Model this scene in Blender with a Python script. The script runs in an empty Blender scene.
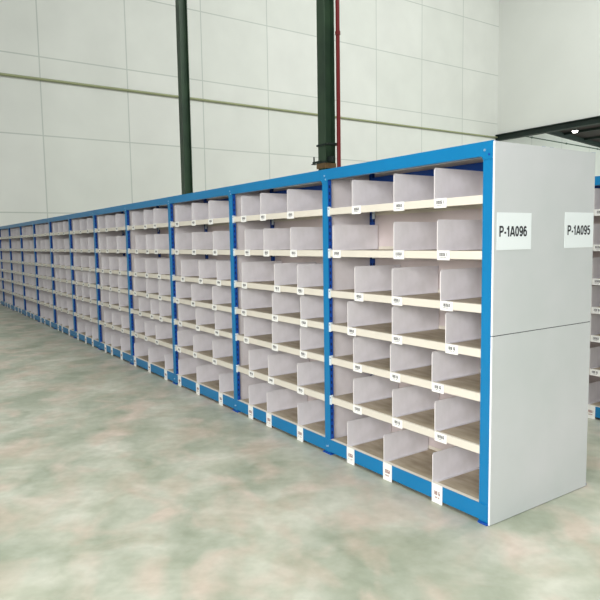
import bpy, bmesh, math, random
from mathutils import Vector, Matrix
random.seed(7)
scene = bpy.context.scene
COL = scene.collection

# ------------------------------------------------------------------ materials
def new_mat(name, color, rough=0.5, metal=0.0, noise=0.0, nscale=6.0, color2=None, emis=None, bump=0.0, stretch=None):
    m = bpy.data.materials.new(name); m.use_nodes = True
    nt = m.node_tree; n = nt.nodes; b = n['Principled BSDF']
    b.inputs['Roughness'].default_value = rough
    b.inputs['Metallic'].default_value = metal
    b.inputs['Base Color'].default_value = (*color, 1)
    if noise > 0 or color2:
        tc = n.new('ShaderNodeTexCoord'); mp = n.new('ShaderNodeMapping')
        if stretch: mp.inputs['Scale'].default_value = stretch
        t = n.new('ShaderNodeTexNoise'); t.inputs['Scale'].default_value = nscale; t.inputs['Detail'].default_value = 5
        r = n.new('ShaderNodeValToRGB')
        c2 = color2 or tuple(c*(1-noise) for c in color)
        r.color_ramp.elements[0].position = .35; r.color_ramp.elements[1].position = .68
        r.color_ramp.elements[0].color = (*c2, 1); r.color_ramp.elements[1].color = (*color, 1)
        nt.links.new(tc.outputs['Object'], mp.inputs['Vector']); nt.links.new(mp.outputs[0], t.inputs['Vector'])
        nt.links.new(t.outputs['Fac'], r.inputs['Fac']); nt.links.new(r.outputs['Color'], b.inputs['Base Color'])
        if bump:
            bp = n.new('ShaderNodeBump'); bp.inputs['Strength'].default_value = bump; bp.inputs['Distance'].default_value = .01
            nt.links.new(t.outputs['Fac'], bp.inputs['Height']); nt.links.new(bp.outputs[0], b.inputs['Normal'])
    if emis:
        b.inputs['Emission Color'].default_value = (*color, 1); b.inputs['Emission Strength'].default_value = emis
    return m

def srgb(r, g, b):
    f = lambda c: (c/255/12.92) if c/255 <= .04045 else ((c/255+.055)/1.055)**2.4
    return (f(r), f(g), f(b))

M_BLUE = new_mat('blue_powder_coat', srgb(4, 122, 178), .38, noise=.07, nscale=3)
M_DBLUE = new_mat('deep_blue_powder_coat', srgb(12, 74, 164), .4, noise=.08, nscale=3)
M_HOLE = new_mat('slot_dark', srgb(14, 24, 62), .8)
M_BOLT = new_mat('zinc_bolt', srgb(170, 200, 225), .35, .6)
M_CREAM = new_mat('cream_shelf_paint', srgb(226, 220, 206), .45, noise=.03, nscale=4)
M_BOARD = new_mat('shelf_board_beige', srgb(186, 174, 152), .62, color2=srgb(158, 144, 122), nscale=5, stretch=(1, 3, 1))
M_DIV = new_mat('divider_sheet_grey', srgb(222, 219, 224), .55, color2=srgb(208, 205, 208), nscale=7)
M_SIDE = new_mat('inner_sheet_grey', srgb(220, 215, 217), .6, color2=srgb(206, 200, 201), nscale=5)
M_BACK = new_mat('back_sheet_pinkish', srgb(228, 216, 216), .6, color2=srgb(214, 202, 200), nscale=4)
M_TAG = new_mat('white_label_card', srgb(246, 246, 242), .5)
M_PRINT = new_mat('label_print_dark', srgb(44, 44, 50), .7)
M_PRINTR = new_mat('label_print_red', srgb(140, 62, 44), .7)
M_DEDGE = new_mat('divider_edge', srgb(234, 230, 230), .5)
M_CLIP = new_mat('clip_pale_blue', srgb(214, 228, 236), .45)
M_PANEL = new_mat('end_panel_grey', srgb(203, 206, 207), .42, color2=srgb(194, 200, 199), nscale=1.6)
M_PEDGE = new_mat('end_panel_edge_white', srgb(240, 243, 246), .4)
M_SEAM = new_mat('seam_dark', srgb(70, 74, 74), .8)
M_PAPER = new_mat('paper_white', srgb(232, 240, 240), .35)
M_INK = new_mat('ink_black', srgb(28, 32, 40), .5)
M_GREEN = new_mat('green_column_paint', srgb(56, 82, 58), .5, color2=srgb(40, 62, 46), nscale=1.2)
M_DARK = new_mat('dark_green_steel', srgb(26, 44, 38), .6, noise=.2, nscale=2)
M_ROOF = new_mat('dark_roof_sheet', srgb(48, 34, 30), .7, color2=srgb(22, 24, 22), nscale=.5)
M_RED = new_mat('red_pipe_paint', srgb(116, 16, 20), .4)
M_RUST = new_mat('rusty_brown', srgb(120, 96, 62), .7, noise=.3, nscale=9)
M_PIPE = new_mat('pale_green_pipe', srgb(150, 156, 120), .5)
M_WIRE = new_mat('conduit_dark_green', srgb(76, 96, 84), .6)
M_CEIL = new_mat('ceiling_white', srgb(228, 230, 226), .7, noise=.03, nscale=.4)
M_LAMP = new_mat('lamp_glow', (1, .98, .92), .5, emis=6)
M_LAMPB = new_mat('lamp_housing', srgb(150, 156, 150), .4, .5)

# far wall: big cladding panels with thin joints
def wall_mat():
    m = bpy.data.materials.new('wall_panels'); m.use_nodes = True
    nt = m.node_tree; n = nt.nodes; L = nt.links; b = n['Principled BSDF']; b.inputs['Roughness'].default_value = .65
    tc = n.new('ShaderNodeTexCoord'); sx = n.new('ShaderNodeSeparateXYZ'); cb = n.new('ShaderNodeCombineXYZ')
    L.new(tc.outputs['Object'], sx.inputs[0])
    def add(o, v):
        a = n.new('ShaderNodeMath'); a.operation = 'ADD'; a.inputs[1].default_value = v; L.new(o, a.inputs[0]); return a.outputs[0]
    L.new(add(sx.outputs['Y'], -3.12+3.64*20), cb.inputs[0]); L.new(add(sx.outputs['Z'], 3.15*10-3.02), cb.inputs[1])
    br = n.new('ShaderNodeTexBrick'); br.offset = 0; br.squash = 1
    br.inputs['Scale'].default_value = 1; br.inputs['Mortar Size'].default_value = .028; br.inputs['Mortar Smooth'].default_value = .3
    br.inputs['Brick Width'].default_value = 3.64; br.inputs['Row Height'].default_value = 3.15
    br.inputs['Color1'].default_value = (*srgb(224, 226, 221), 1); br.inputs['Color2'].default_value = (*srgb(220, 223, 217), 1)
    br.inputs['Mortar'].default_value = (*srgb(190, 196, 190), 1)
    L.new(cb.outputs[0], br.inputs['Vector'])
    t = n.new('ShaderNodeTexNoise'); t.inputs['Scale'].default_value = .6; t.inputs['Detail'].default_value = 6
    L.new(tc.outputs['Object'], t.inputs['Vector'])
    mx = n.new('ShaderNodeMix'); mx.data_type = 'RGBA'; mx.blend_type = 'MULTIPLY'; mx.inputs[0].default_value = 1
    r = n.new('ShaderNodeValToRGB'); r.color_ramp.elements[0].color = (.93, .93, .93, 1); r.color_ramp.elements[0].position = .3; r.color_ramp.elements[1].position = .7
    L.new(t.outputs['Fac'], r.inputs[0]); L.new(br.outputs['Color'], mx.inputs[6]); L.new(r.outputs[0], mx.inputs[7])
    L.new(mx.outputs[2], b.inputs['Base Color'])
    return m
M_WALL = wall_mat()

def floor_mat():
    m = bpy.data.materials.new('worn_concrete_floor'); m.use_nodes = True
    nt = m.node_tree; n = nt.nodes; L = nt.links; b = n['Principled BSDF']
    b.inputs['Roughness'].default_value = .42
    tc = n.new('ShaderNodeTexCoord')
    def noise(scale, det, stretch, lo, hi, c0, c1, dist=0):
        mp = n.new('ShaderNodeMapping'); mp.inputs['Scale'].default_value = stretch
        t = n.new('ShaderNodeTexNoise'); t.inputs['Scale'].default_value = scale; t.inputs['Detail'].default_value = det; t.inputs['Distortion'].default_value = dist
        r = n.new('ShaderNodeValToRGB'); r.color_ramp.elements[0].position = lo; r.color_ramp.elements[1].position = hi
        r.color_ramp.elements[0].color = (*c0, 1); r.color_ramp.elements[1].color = (*c1, 1)
        vr = n.new('ShaderNodeVectorRotate'); vr.rotation_type = 'Z_AXIS'; vr.inputs['Angle'].default_value = -.97
        L.new(tc.outputs['Object'], vr.inputs['Vector']); L.new(vr.outputs[0], mp.inputs[0]); L.new(mp.outputs[0], t.inputs['Vector']); L.new(t.outputs['Fac'], r.inputs[0]); return r.outputs[0]
    base = noise(1.5, 8, (1.25, .8, 1), .38, .64, srgb(164, 170, 154), srgb(200, 200, 187), .3)
    pink = noise(2.6, 7, (1.2, .9, 1), .46, .66, (0, 0, 0), (1, 1, 1), .4)
    streak = noise(2.6, 7, (.9, 1.1, 1), .38, .66, srgb(228, 231, 224), srgb(255, 255, 255), .8)
    fine = noise(14, 4, (1, 1, 1), .3, .7, srgb(240, 240, 238), srgb(255, 255, 255))
    m1 = n.new('ShaderNodeMix'); m1.data_type = 'RGBA'; L.new(pink, m1.inputs[0]); L.new(base, m1.inputs[6]); m1.inputs[7].default_value = (*srgb(200, 187, 174), 1)
    o = m1.outputs[2]
    for s in (streak, fine):
        mm = n.new('ShaderNodeMix'); mm.data_type = 'RGBA'; mm.blend_type = 'MULTIPLY'; mm.inputs[0].default_value = 1
        L.new(o, mm.inputs[6]); L.new(s, mm.inputs[7]); o = mm.outputs[2]
    L.new(o, b.inputs['Base Color'])
    return m
M_FLOOR = floor_mat()

# ------------------------------------------------------------------ mesh helpers
class MB:
    def __init__(s): s.v = []; s.f = []; s.mi = []
    def box(s, a, b, mi=0):
        x0, y0, z0 = a; x1, y1, z1 = b; k = len(s.v)
        s.v += [(x0,y0,z0),(x1,y0,z0),(x1,y1,z0),(x0,y1,z0),(x0,y0,z1),(x1,y0,z1),(x1,y1,z1),(x0,y1,z1)]
        for f in ((3,2,1,0),(4,5,6,7),(0,1,5,4),(1,2,6,5),(2,3,7,6),(3,0,4,7)):
            s.f.append(tuple(k+i for i in f)); s.mi.append(mi)
        return s
    def prism(s, pts, axis, a, b, mi=0):
        """extrude a 2-D outline along axis (0,1,2) from a to b"""
        k = len(s.v); n = len(pts)
        for t in (a, b):
            for p, q in pts:
                s.v.append({0: (t, p, q), 1: (p, t, q), 2: (p, q, t)}[axis])
        s.f.append(tuple(range(k, k+n))[::-1]); s.mi.append(mi)
        s.f.append(tuple(range(k+n, k+2*n))); s.mi.append(mi)
        for i in range(n):
            j = (i+1) % n
            s.f.append((k+i, k+j, k+n+j, k+n+i)); s.mi.append(mi)
        return s
    def cyl(s, c, r, h, axis=2, seg=16, mi=0, r2=None):
        k = len(s.v); r2 = r if r2 is None else r2
        for t, rr in ((0, r), (h, r2)):
            for i in range(seg):
                a = 2*math.pi*i/seg; u, w = rr*math.cos(a), rr*math.sin(a)
                off = {0: (t, u, w), 1: (u, t, w), 2: (u, w, t)}[axis]
                s.v.append((c[0]+off[0], c[1]+off[1], c[2]+off[2]))
        s.f.append(tuple(range(k, k+seg))[::-1]); s.mi.append(mi)
        s.f.append(tuple(range(k+seg, k+2*seg))); s.mi.append(mi)
        for i in range(seg):
            j = (i+1) % seg
            s.f.append((k+i, k+j, k+seg+j, k+seg+i)); s.mi.append(mi)
        return s
    def mesh(s, name, mats, bevel=0):
        me = bpy.data.meshes.new(name); me.from_pydata(s.v, [], s.f)
        for i, p in enumerate(me.polygons): p.material_index = s.mi[i]
        bm = bmesh.new(); bm.from_mesh(me)
        bmesh.ops.recalc_face_normals(bm, faces=bm.faces)
        if bevel: bmesh.ops.bevel(bm, geom=bm.edges[:], offset=bevel, segments=2, profile=.6, affect='EDGES')
        bm.to_mesh(me); bm.free()
        for m in mats: me.materials.append(m)
        return me

def link(name, me, parent=None, loc=(0,0,0), rot=(0,0,0)):
    o = bpy.data.objects.new(name, me); COL.objects.link(o)
    o.location = loc; o.rotation_euler = rot
    if parent: o.parent = parent
    return o
def tag(o, label=None, cat=None, group=None, kind=None):
    for k, v in (('label', label), ('category', cat), ('group', group), ('kind', kind)):
        if v: o[k] = v
    return o

# ------------------------------------------------------------------ rack dimensions (metres)
W, w, H, D = 1.5117, .069, 2.2, .48
Lb = W - w                                   # clear width of a bay
SH = [1.908, 1.594, 1.288, 1.029, .770, .459]  # shelf fronts, top edge
SB = .119                                    # base shelf
LIP = .048

def upright_mesh(front=True):
    m = MB(); g = .0008
    if front:
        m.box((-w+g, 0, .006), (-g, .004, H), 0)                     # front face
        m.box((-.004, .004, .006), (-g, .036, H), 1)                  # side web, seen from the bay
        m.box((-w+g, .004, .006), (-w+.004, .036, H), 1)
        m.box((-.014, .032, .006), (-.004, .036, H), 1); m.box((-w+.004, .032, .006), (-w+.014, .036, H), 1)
        z = .16
        while z < H-.12:                                             # slotted perforation
            m.box((-.0009, .013, z), (.0006, .023, z+.022), 2)
            z += .05
    else:
        y0, y1 = D-.036, D
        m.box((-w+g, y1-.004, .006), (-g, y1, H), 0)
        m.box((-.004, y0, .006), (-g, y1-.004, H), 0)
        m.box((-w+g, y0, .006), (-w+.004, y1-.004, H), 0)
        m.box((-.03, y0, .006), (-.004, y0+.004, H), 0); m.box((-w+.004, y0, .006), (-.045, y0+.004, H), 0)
        z = .16
        while z < H-.12:
            m.box((-.0009, y0+.008, z), (.0006, y0+.02, z+.022), 2)
            m.box((-.024, y0-.0006, z), (-.012, y0+.0006, z+.022), 2)
            z += .05
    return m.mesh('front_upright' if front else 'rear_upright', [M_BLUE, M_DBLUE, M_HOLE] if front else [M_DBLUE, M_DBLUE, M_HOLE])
UPF, UPR = upright_mesh(True), upright_mesh(False)
FOOT_IN = MB().prism([(-.068, 0), (-.002, 0), (-.004, .012), (-.066, .012)], 1, -.012, .05, 0).mesh('foot', [M_DBLUE])
FOOT = MB().prism([(-.088, 0), (.018, 0), (.010, .012), (-.080, .012)], 1, -.012, .05, 0).mesh('foot', [M_DBLUE])

def top_beam_mesh(right_end=False):
    # frame face of the top beam with the gusset corners where it meets the posts
    g = .0008; x0 = -w+g; x1 = Lb + (w-g if right_end else -w*0 - g)
    zt, zb, r = H+.001, H-.078, .018
    m = MB()
    xr = Lb
    out = [(x0, zb-.02), (0, zb-.02)]
    for i in range(7):
        a = math.pi - math.pi/2*i/6
        out.append((r+r*math.cos(a), zb-r+r*math.sin(a)))
    # right corner
    for i in range(7):
        a = math.pi/2 - math.pi/2*i/6
        out.append((xr-r+r*math.cos(a), zb-r+r*math.sin(a)))
    if right_end: out += [(Lb, zb-.02), (x1, zb-.02), (x1, zt), (x0, zt)]
    else: out += [(Lb, zb-.02), (Lb, zt), (x0, zt)]
    m.prism(out, 1, -.005, 0, 0)
    m.box((0, 0.001, zb), (Lb, .03, zb+.003), 0); m.box((0, 0.001, zt-.004), (Lb, .03, zt), 0)   # folded flanges
    for dx, dz in ((-.030, -.047), (-.016, -.075)):
        m.cyl((dx, -.0095, H+dz), .0065, .005, 1, 10, 1)
    if right_end:
        m.cyl((Lb+.016, -.0095, H-.047), .0075, .005, 1, 10, 1)
        m.cyl((Lb+.046, -.0095, H-.073), .0065, .005, 1, 10, 2)
    return m.mesh('top_beam', [M_BLUE, M_BOLT, M_DBLUE])
TOPB, TOPB_END = top_beam_mesh(False), top_beam_mesh(True)

def base_beam_mesh(right_end=False):
    g = .0008; x1 = Lb + (w-g if right_end else -g)
    m = MB().box((-w+g, -.006, .022), (x1, 0, SB), 0)
    m.box((0, .001, SB-.004), (Lb, .03, SB-.001), 0)
    for dx in (-.034, -.018): m.cyl((dx, -.011, .07+dx*.3), .007, .005, 1, 10, 1)
    return m.mesh('base_beam', [M_BLUE, M_BOLT])
BASEB, BASEB_END = base_beam_mesh(False), base_beam_mesh(True)
REARB = MB().box((.001, D-.042, H-.102), (Lb-.001, D-.038, H-.044)).box((.001, D-.038, H-.102), (Lb-.001, D-.02, H-.098)).mesh('rear_beam', [M_DBLUE])
TOPP = MB().box((-.06, .034, H-.010), (Lb-.003, D-.006, H-.006)).mesh('top_panel', [M_SIDE])
SIDEP = MB().box((-.042, .037, .03), (-.034, D-.037, H-.012)).mesh('side_panel', [M_SIDE])
BACKP = MB().box((.002, D-.012, .03), (Lb-.002, D-.008, H-.012)).mesh('back_panel', [M_BACK])

def shelf_mesh():
    m = MB()     # local z=0 is the top of the front lip
    m.box((.002, .002, -LIP), (Lb-.002, .005, 0), 0)                 # front lip
    m.box((.002, .005, -.004), (Lb-.002, .020, 0), 0)                # its fold
    m.box((.002, .005, -LIP), (Lb-.002, .018, -LIP+.003), 0)
    m.box((.002, .020, -.006), (Lb-.002, D-.02, -.002), 1)           # deck
    m.box((.06, D-.024, -.002), (Lb-.002, D-.020, .022), 0)          # low rear stop
    m.box((.002, D-.024, -LIP), (Lb-.002, D-.020, -.006), 0)
    for x in (Lb*.33, Lb*.66): m.box((x-.02, .02, -.02), (x+.02, D-.024, -.006), 0)  # stiffeners below
    return m.mesh('shelf', [M_CREAM, M_BOARD])
SHELF = shelf_mesh()
BASES = MB().box((.002, .001, -.001), (Lb-.002, .03, .001), 0).box((.002, .03, -.005), (Lb-.002, D-.013, -.001), 1).box((.06, D-.020, -.001), (Lb-.002, D-.017, .022), 0).mesh('base_shelf', [M_CREAM, M_BOARD])
CLIP = MB().box((.0015, -.004, -.058), (.026, -.001, .012), 0).box((.0015, -.001, -.058), (.004, .03, .012), 0).cyl((.013, -.0048, -.004), .0045, .001, 1, 10, 1).mesh('shelf_clip', [M_CLIP, M_HOLE])
RCLIP = MB().box((.0015, D-.042, -.075), (.032, D-.038, -.012), 0).cyl((.012, D-.043, -.03), .005, .001, 1, 10, 1).mesh('rear_clip', [M_CLIP, M_HOLE])

def divider_mesh(h):
    y0, y1, r = .008, D-.026, .012
    pts = [(y0, 0), (y1, 0), (y1, h)]
    for i in range(6):
        a = math.pi/2 + math.pi/2*i/5
        pts.append((y0+r+r*math.cos(a), h-r+r*math.sin(a)))
    m = MB().prism(pts, 0, -.0025, .0025, 0)
    m.box((-.0025, y0+.02, -.0005), (.022, y1-.02, .0015), 0)         # foot flange
    m.prism([(y0-.0015, 0), (y0+.001, 0), (y0+.001, h-r), (y0-.0015, h-r)], 0, -.0026, .0026, 1)  # folded front edge
    return m.mesh('divider', [M_DIV, M_DEDGE])
DIV = divider_mesh(.190)

def label_mesh(wd, ht, seed, red=False):
    rnd = random.Random(seed); m = MB()
    m.box((0, -.0045, -ht), (wd, -.0025, .002), 0)
    m.box((0, -.0055, -ht), (wd, -.0045, -ht+.004), 0); m.box((0, -.0055, -.002), (wd, -.0045, .002), 0)
    # printed code: a row of small figures and a fainter line under them
    n = 5; cw = wd*.62/n; x = wd*.19; zt = -ht*.22 if not red else -ht*.36; ch = ht*.34 if not red else ht*.2
    y0, y1 = -.0050, -.0044
    for i in range(n):
        a, b = x+i*cw, x+i*cw+cw*.72
        t = cw*.27
        seg = rnd.choice(['0', '1', '6', '3', '8'])
        if seg in '08 6': m.box((a, y0, zt-ch), (a+t, y1, zt), 1)
        if seg in '0138': m.box((b-t, y0, zt-ch), (b, y1, zt), 1)
        if seg in '0683': m.box((a, y0, zt-t), (b, y1, zt), 1); m.box((a, y0, zt-ch), (b, y1, zt-ch+t), 1)
        if seg in '683': m.box((a, y0, zt-ch/2-t/2), (b, y1, zt-ch/2+t/2), 1)
        if seg == '6': m.box((b-t, y0, zt-ch), (b, y1, zt-ch/2), 1)
    z2 = zt-ch-ht*.1
    for i in range(7):
        if rnd.random() < .8: m.box((wd*.26+i*wd*.07, y0, z2-ht*.07), (wd*.26+i*wd*.07+wd*.04, y1, z2), 1)
    return m.mesh('label', [M_TAG, M_PRINTR if red else M_PRINT])
LABS = [label_mesh(.098, .056, s) for s in range(4)]
TAGS = [label_mesh(.088, .122, s, True) for s in range(4)]

MEAS = [
 [(0.269,0.701,1.059),(0.037,0.70,1.086),(0.291,0.683,1.114),(0.206,0.683,1.158),(0.27,0.665,1.047),(0.266,0.685,1.073),(0.194,0.597,1.056)],
 [(0.15,0.499,0.935),(0.205,0.543,0.972),(0.134,0.71,1.064),(0.113,0.664,1.105),(0.147,0.654,1.092),(0.227,0.577,1.042),(0.211,0.541,1.038)],
 [(0.126,0.568,0.976),(0.087,0.552,1.055),(0.232,0.697,1.119),(0.06,0.488,1.004),(0.12,0.586,1.046),(0.06,0.492,0.975),(0.06,0.556,1.106)],
 [(0.192,0.63,0.961),(0.282,0.67,0.969),(0.204,0.619,1.037),(0.153,0.609,1.038),(0.317,0.74,1.042),(0.129,0.499,0.881),(0.06,0.597,1.151)]]

def make_bay(x_left, y_left, rows, label, group, end=False, mirror=False, seed=0):
    """x_left = world x of the bay's left clear edge; the bay's own left post stands at -w..0"""
    rnd = random.Random(100+seed)
    root = link('shelving_bay', None, None, (x_left, y_left, 0), (0, 0, math.pi if mirror else 0))
    root.empty_display_size = .2
    tag(root, label, 'shelving', group)
    link('upright', UPF, root); link('upright', UPR, root)
    link('foot', FOOT_IN if mirror else FOOT, root)
    if end:
        link('upright', UPF, root, (Lb+w, 0, 0)); link('upright', UPR, root, (Lb+w, 0, 0)); link('foot', FOOT_IN, root, (Lb+w, 0, 0))
        link('side_panel', SIDEP, root, (Lb+w, 0, 0))
    link('top_beam', TOPB_END if end else TOPB, root)
    bb = link('base_beam', BASEB_END if end else BASEB, root)
    link('rear_beam', REARB, root); link('top_panel', TOPP, root)
    link('side_panel', SIDEP, root); link('back_panel', BACKP, root)
    for r, z in enumerate(SH+[SB]):
        base = (r == 6)
        s = link('base_shelf' if base else 'shelf', BASES if base else SHELF, root, (0, 0, z))
        if not base:
            link('shelf_clip', CLIP, s); link('rear_clip', RCLIP, s)
        for k, dx in enumerate(rows[r]):
            lab = (TAGS if base else LABS)[rnd.randrange(4)]
            dv = link('divider', DIV, s, (min(dx+.012, Lb-.03), 0, .0005), (0, 0, math.radians(rnd.uniform(-1.0, 1.0))))
            lx = min(dx+.022, Lb-.102)
            if base: tag(link('price_tag', lab, s, (lx, -.0055, .004)), 'white tag hanging over the blue base beam')
            else: link('label', lab, s, (lx, 0, 0), (0, 0, 0))
    return root

def gen_rows(seed):
    rnd = random.Random(seed)
    return [tuple(round(b+rnd.uniform(-.07, .07), 3) for b in (.2, .6, 1.03)) for _ in range(7)]

ORD = ['nearest', 'second', 'third', 'fourth', 'fifth', 'sixth', 'seventh', 'eighth', 'ninth', 'tenth', 'eleventh', 'twelfth']
LAB = {0: 'blue and cream shelving bay attached to the grey end panel, largest in the row',
       1: 'second shelving bay from the grey end panel, its right post under the bracketed green column',
       2: 'third shelving bay from the grey end panel, right below the slim green column',
       3: 'fourth shelving bay from the grey end panel, just left of the slim green column',
       11: 'farthest blue and cream shelving bay, cut by the left edge of the photo'}
for i in range(12):
    rows = MEAS[i] if i < 4 else gen_rows(i)
    lb = LAB.get(i, 'blue and cream divided shelving bay, %s from the grey end panel in the long row' % ORD[i])
    make_bay(-(i+1)*W, 0, rows, lb, 'shelving bays in the long front row', end=(i == 0), seed=i)
# the bay standing back to back with the first one (its goods side faces the next aisle)
make_bay(-w, 1.0047, gen_rows(40), 'shelving bay facing the next aisle, back to back behind the first bay and end panel', 'shelving bays across the next aisle', end=False, mirror=True, seed=40)
# the row across the next aisle
r2 = gen_rows(50); r2 = [(.15, .63, 1.1)]*6+[(.14, .61, 1.08)]
make_bay(-1.5117, 2.5, r2, 'shelving bay across the next aisle, a sliver seen right of the grey end panel', 'shelving bays across the next aisle', end=True, seed=50)

# ------------------------------------------------------------------ end panel and its signs
ep = link('end_panel', None, None, (.001, 0, 0)); tag(ep, 'tall pale grey two-piece end panel closing the near end of the shelving', 'panel')
PT, SEAM, D2 = H-.004, 1.1134, .990
def sheet(z0, z1):
    m = MB(); m.box((0, .001, z0), (.010, D2, z1), 0); m.box((-.0005, -.002, z0), (.0102, .0009, z1), 1)
    return m
link('upper_sheet', sheet(SEAM+.0025, PT).mesh('upper_sheet', [M_PANEL, M_PEDGE]), ep)
link('lower_sheet', sheet(.004, SEAM-.0025).mesh('lower_sheet', [M_PANEL, M_PEDGE]), ep)
link('seam_strip', MB().box((.001, .001, SEAM-.0025), (.006, D2-.001, SEAM+.0025)).mesh('seam_strip', [M_SEAM]), ep)

def arc(cx, cy, rx, ry, a0, a1, n=14):
    return [(cx+rx*math.cos(math.radians(a0+(a1-a0)*i/n)), cy+ry*math.sin(math.radians(a0+(a1-a0)*i/n))) for i in range(n+1)]
# bold grotesque capitals and figures as pen strokes in a unit-high cell: (advance width, strokes)
GL = {
 'P': (.66, [[(.10, 0), (.10, 1)], [(.10, .92), (.34, .92)]+arc(.34, .69, .20, .23, 90, -90)+[(.34, .46), (.10, .46)]]),
 '-': (.36, [[(.05, .36), (.31, .36)]]),
 '1': (.50, [[(.30, 0), (.30, 1)], [(.29, .90), (.20, .77), (.08, .69)]]),
 'A': (.72, [[(.07, 0), (.33, .97)], [(.65, 0), (.39, .97)], [(.16, .28), (.56, .28)]]),
 '0': (.60, [arc(.30, .5, .19, .42, 0, 360, 28)]),
 '9': (.60, [arc(.30, .67, .19, .25, 0, 360, 24), [(.49, .67)]+arc(.29, .50, .20, .42, 0, -80)+[(.29, .08), (.12, .19)]]),
 '6': (.60, [arc(.30, .33, .19, .25, 0, 360, 24), [(.11, .33)]+arc(.31, .50, .20, .42, 180, 100)+[(.31, .92), (.47, .81)]]),
 '5': (.60, [[(.48, .91), (.17, .91), (.13, .50)], [(.13, .52)]+arc(.28, .34, .20, .26, 100, -110, 18)+[(.10, .22)]]),
}
def lettering_mesh(text, ya, yb, z0, th, pen=.185):
    tot = sum(GL[c][0] for c in text); v = []; fs = []; x = 0
    sx = (yb-ya)/tot
    for c in text:
        wd_, strokes = GL[c]
        for st in strokes:
            n = len(st); k = len(v)
            for i, (px_, py_) in enumerate(st):
                a = st[max(i-1, 0)]; b_ = st[min(i+1, n-1)]
                dx, dy = b_[0]-a[0], b_[1]-a[1]; l = math.hypot(dx, dy) or 1
                nx, ny = -dy/l*pen/2, dx/l*pen/2
                for sg in (1, -1):
                    v.append((.0016, ya+(x+px_+sg*nx)*sx, z0+min(1, max(0, py_+sg*ny))*th))
            for i in range(n-1): fs.append((k+2*i, k+2*i+1, k+2*i+3, k+2*i+2))
        x += wd_
    me = bpy.data.meshes.new('lettering'); me.from_pydata(v, [], fs); me.materials.append(M_INK)
    return me

def sign(text, y0, y1, z0, z1, label, ty0, ty1, th):
    s = link('location_sign', MB().box((0, 0, 0), (.0012, y1-y0, z1-z0)).mesh('location_sign', [M_PAPER]), None, (.0114, y0, z0))
    tag(s, label, 'sign', 'location signs on the end panel')
    me = lettering_mesh(text, ty0-y0, ty1-y0, (z1-z0)*.5-th/2, th)
    link('lettering', me, s)
    return s
sign('P-1A096', .024, .335, 1.598, 1.808, 'white paper sign reading P-1A096 near the front edge of the end panel', .044, .296, .060)
sign('P-1A095', .672, .985, 1.598, 1.818, 'white paper sign reading P-1A095 near the rear edge of the end panel', .700, .952, .060)

# ------------------------------------------------------------------ hall
X0, X1, Y0, Y1, ZC = -25, 14, -13, 52, 21
tag(link('floor', MB().box((X0, Y0, -.2), (X1, Y1, 0)).mesh('floor', [M_FLOOR])), kind='structure')
tag(link('wall_far', MB().box((X0-.3, Y0, 0), (X0, Y1, ZC)).mesh('wall_far', [M_WALL])), kind='structure')
tag(link('ceiling', MB().box((X0, Y0, ZC), (X1, 32.4, ZC+.3)).mesh('ceiling', [M_CEIL])), kind='structure')
tag(link('wall_side', MB().box((X0, 32.1, 8.62), (X1, 32.4, ZC)).mesh('wall_side', [M_CEIL])), kind='structure')
tag(link('wall_back', MB().box((X0, Y1, 0), (X1, Y1+.3, 8.35)).mesh('wall_back', [M_CEIL])), kind='structure')
# low dark roof of the side hall behind the eaves beam, with purlins
rm = MB()
def rz(y): return 9.82-.07*(y-32.4)
rm.prism([(32.4, rz(32.4)), (Y1, rz(Y1)), (Y1, rz(Y1)+.25), (32.4, rz(32.4)+.25)], 0, X0, X1, 0)
for k in range(7):
    yy = 34.2+2.6*k; rm.box((X0, yy, rz(yy)-.16), (X1, yy+.12, rz(yy)+.02), 1)
rm.prism([(32.4, rz(32.4)-.3), (Y1, rz(Y1)-.3), (Y1, rz(Y1)), (32.4, rz(32.4))], 0, X0, X0+.25, 2)
tag(link('ceiling', rm.mesh('ceiling_side_hall', [M_ROOF, M_DARK, M_DARK])), kind='structure')

# eaves beam
bmm = MB(); bx0, bx1 = X0+.002, X1-.5
bmm.box((bx0, 31.9, 8.20), (bx1, 32.3, 8.24)).box((bx0, 32.08, 8.24), (bx1, 32.12, 8.56)).box((bx0, 31.9, 8.56), (bx1, 32.3, 8.60))
bmm.box((bx0, 31.9, 8.20), (bx0+.05, 32.3, 8.60))
b = link('steel_beam', bmm.mesh('steel_beam', [M_DARK])); tag(b, 'dark steel beam running out from the far wall above the end panel', 'beam')

def column(x, y, name_label, zt=ZC, rotz=0):
    t = link('steel_column', None, None, (x, y, 0), (0, 0, rotz)); tag(t, name_label, 'column', 'green steel columns behind the shelving')
    h = .15
    m = MB().box((-h, -h, .03), (h, -h+.018, zt-.01)).box((-h, h-.018, .03), (h, h, zt-.01)).box((-.008, -h+.018, .03), (.008, h-.018, zt-.01))
    link('shaft', m.mesh('shaft', [M_GREEN]), t)
    link('base_plate', MB().box((-.25, -.25, 0), (.25, .25, .03)).mesh('base_plate', [M_DARK]), t)
    return t
column(-18.25, 6.4, 'slim dark green steel column rising behind the shelving, left of the pair')
c2 = column(-10.0, 6.4, 'wider dark green steel column with brackets beside the red pipe')
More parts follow.
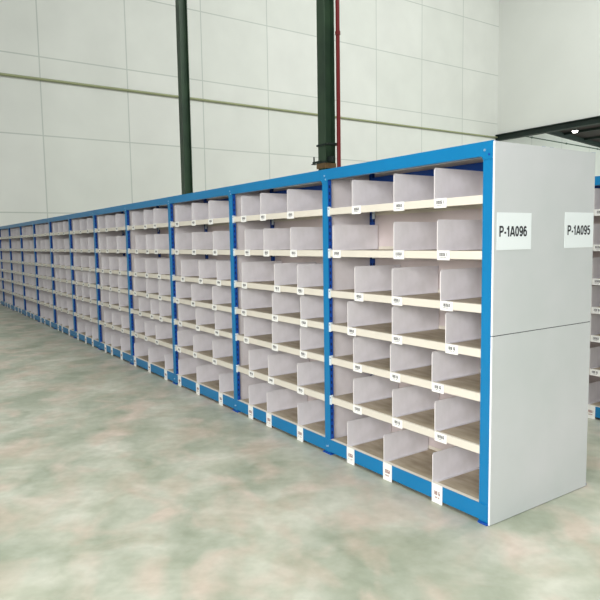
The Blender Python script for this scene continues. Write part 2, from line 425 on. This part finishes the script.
# clamp band, bracket arm and rusty packing
cl = MB().box((-.19, -.175, 3.86), (.19, -.151, 3.90)).box((-.19, .151, 3.86), (.19, .175, 3.90)).box((-.19, -.175, 3.86), (-.165, .175, 3.90)).box((.165, -.175, 3.86), (.335, .175, 3.90))
link('clamp_band', cl.mesh('clamp_band', [M_DARK]), c2, (0, 0, .11))
br = MB().box((-.34, -.19, 3.47), (-.02, -.151, 3.52)).box((-.40, -.19, 3.455), (-.30, -.08, 3.47)).box((.151, -.10, 3.47), (.335, -.02, 3.60)).cyl((-.30, -.17, 3.52), .018, .12, 2, 8).box((-.19, -.175, 3.45), (.19, -.151, 3.50))
link('bracket', br.mesh('bracket', [M_DARK]), c2, (0, 0, .10))
link('packing_block', MB().box((-.17, -.19, 3.33), (.17, -.152, 3.45)).box((.152, -.15, 3.33), (.18, .15, 3.45)).mesh('packing_block', [M_RUST]), c2, (0, 0, .10))
# fire pipe
px, py = -9.60, 6.46
m = MB().cyl((0, 0, 0), .048, ZC-.01, 2, 20)
for z in (1.2, 6.5, 12): m.cyl((0, 0, z), .062, .08, 2, 20)
tag(link('fire_pipe', m.mesh('fire_pipe', [M_RED]), None, (px, py, 0)), 'dark red vertical pipe just right of the green column', 'pipe')

# pipes on the far wall
m = MB().cyl((0, 0, 0), .055, 35.0, 1, 12)
tag(link('wall_pipe', m.mesh('wall_pipe', [M_PIPE]), None, (X0+.058, -3, 8.42)), 'thin pale green horizontal pipe on the far wall, meeting the dark beam', 'pipe')
m = MB().cyl((0, 0, 0), .035, 17.0, 1, 10)
for k in range(4): m.box((-.035, 4.2*k+1, -.06), (.03, 4.2*k+1.08, .06))
tag(link('conduit', m.mesh('conduit', [M_WIRE]), None, (X0+.04, 34.8, 8.76), (math.radians(-1.4), 0, 0)), 'thin dark conduit on the far wall below the dark roof', 'conduit')

# high-bay lamp in the side hall
lx, ly, lz = -21.8, 36.0, 8.66
t = link('pendant_lamp', None, None, (lx, ly, lz)); tag(t, 'small glowing white pendant lamp hanging under the dark roof', 'lamp')
link('lamp_shade', MB().cyl((0, 0, .05), .22, .16, 2, 20, 0, .10).mesh('lamp_shade', [M_LAMPB]), t)
link('bulb', MB().cyl((0, 0, -.06), .12, .11, 2, 20, 0, .2).mesh('bulb', [M_LAMP]), t)
link('rod', MB().cyl((0, 0, .21), .015, rz(ly)-lz-.215, 2, 8).mesh('rod', [M_DARK]), t)

# ------------------------------------------------------------------ light
wd = bpy.data.worlds.new('World'); scene.world = wd; wd.use_nodes = True
bg = wd.node_tree.nodes['Background']; bg.inputs[0].default_value = (.93, .97, 1, 1); bg.inputs[1].default_value = .25

def area(name, loc, target, sx, sy, power, color=(1, 1, 1)):
    l = bpy.data.lights.new(name, 'AREA'); l.shape = 'RECTANGLE'; l.size = sx; l.size_y = sy; l.energy = power; l.color = color
    o = link(name, l, None, loc); d = Vector(target)-Vector(loc)
    o.rotation_euler = d.to_track_quat('-Z', 'Y').to_euler(); return o
area('near_bay_fill', (3.6, -6.0, 3.0), (-.9, 0, 1.0), 4.5, 3.0, 660, (1, .985, .97))  # unseen fill lamp added near the camera so brightness falls off along the row
area('overhead_fill', (2, 0, 20), (0, 0, 0), 20, 12, 3800, (.985, 1, .98))  # added overhead fill for floor and near bays; the ceiling has no opening
area('far_wall_fill', (-10, 20, 20), (-22, 18, 3), 18, 16, 5000, (.985, 1, .985))  # added lamp aimed to brighten the far wall, no roof window is built
area('side_hall_fill', (-14, 43, 8.2), (-25, 41, 6), 8, 10, 2000, (.93, 1, .95))  # invented fill under the side roof, brightens the wall beyond the eaves beam

# ------------------------------------------------------------------ camera
f, yaw, pitch, roll = 614.19, .9709, -.0947, -.0156
fw = Vector((-math.sin(yaw)*math.cos(pitch), math.cos(yaw)*math.cos(pitch), math.sin(pitch)))
rt = Vector((math.cos(yaw), math.sin(yaw), 0)); up = rt.cross(fw)
r_ = math.cos(roll)*rt+math.sin(roll)*up; u_ = -math.sin(roll)*rt+math.cos(roll)*up
cam = bpy.data.cameras.new('camera'); cam.sensor_width = 36; cam.lens = f/600*36; cam.clip_end = 300
co = link('camera', cam, None)
R = Matrix((r_, u_, -fw)).transposed().to_4x4(); R.translation = Vector((2.2256, -2.8236, 1.6628))
co.matrix_world = R
scene.camera = co
vs = scene.view_settings
vs.view_transform = 'Standard'; vs.look = 'None'; vs.gamma = 1; vs.exposure = 0; vs.use_curve_mapping = False
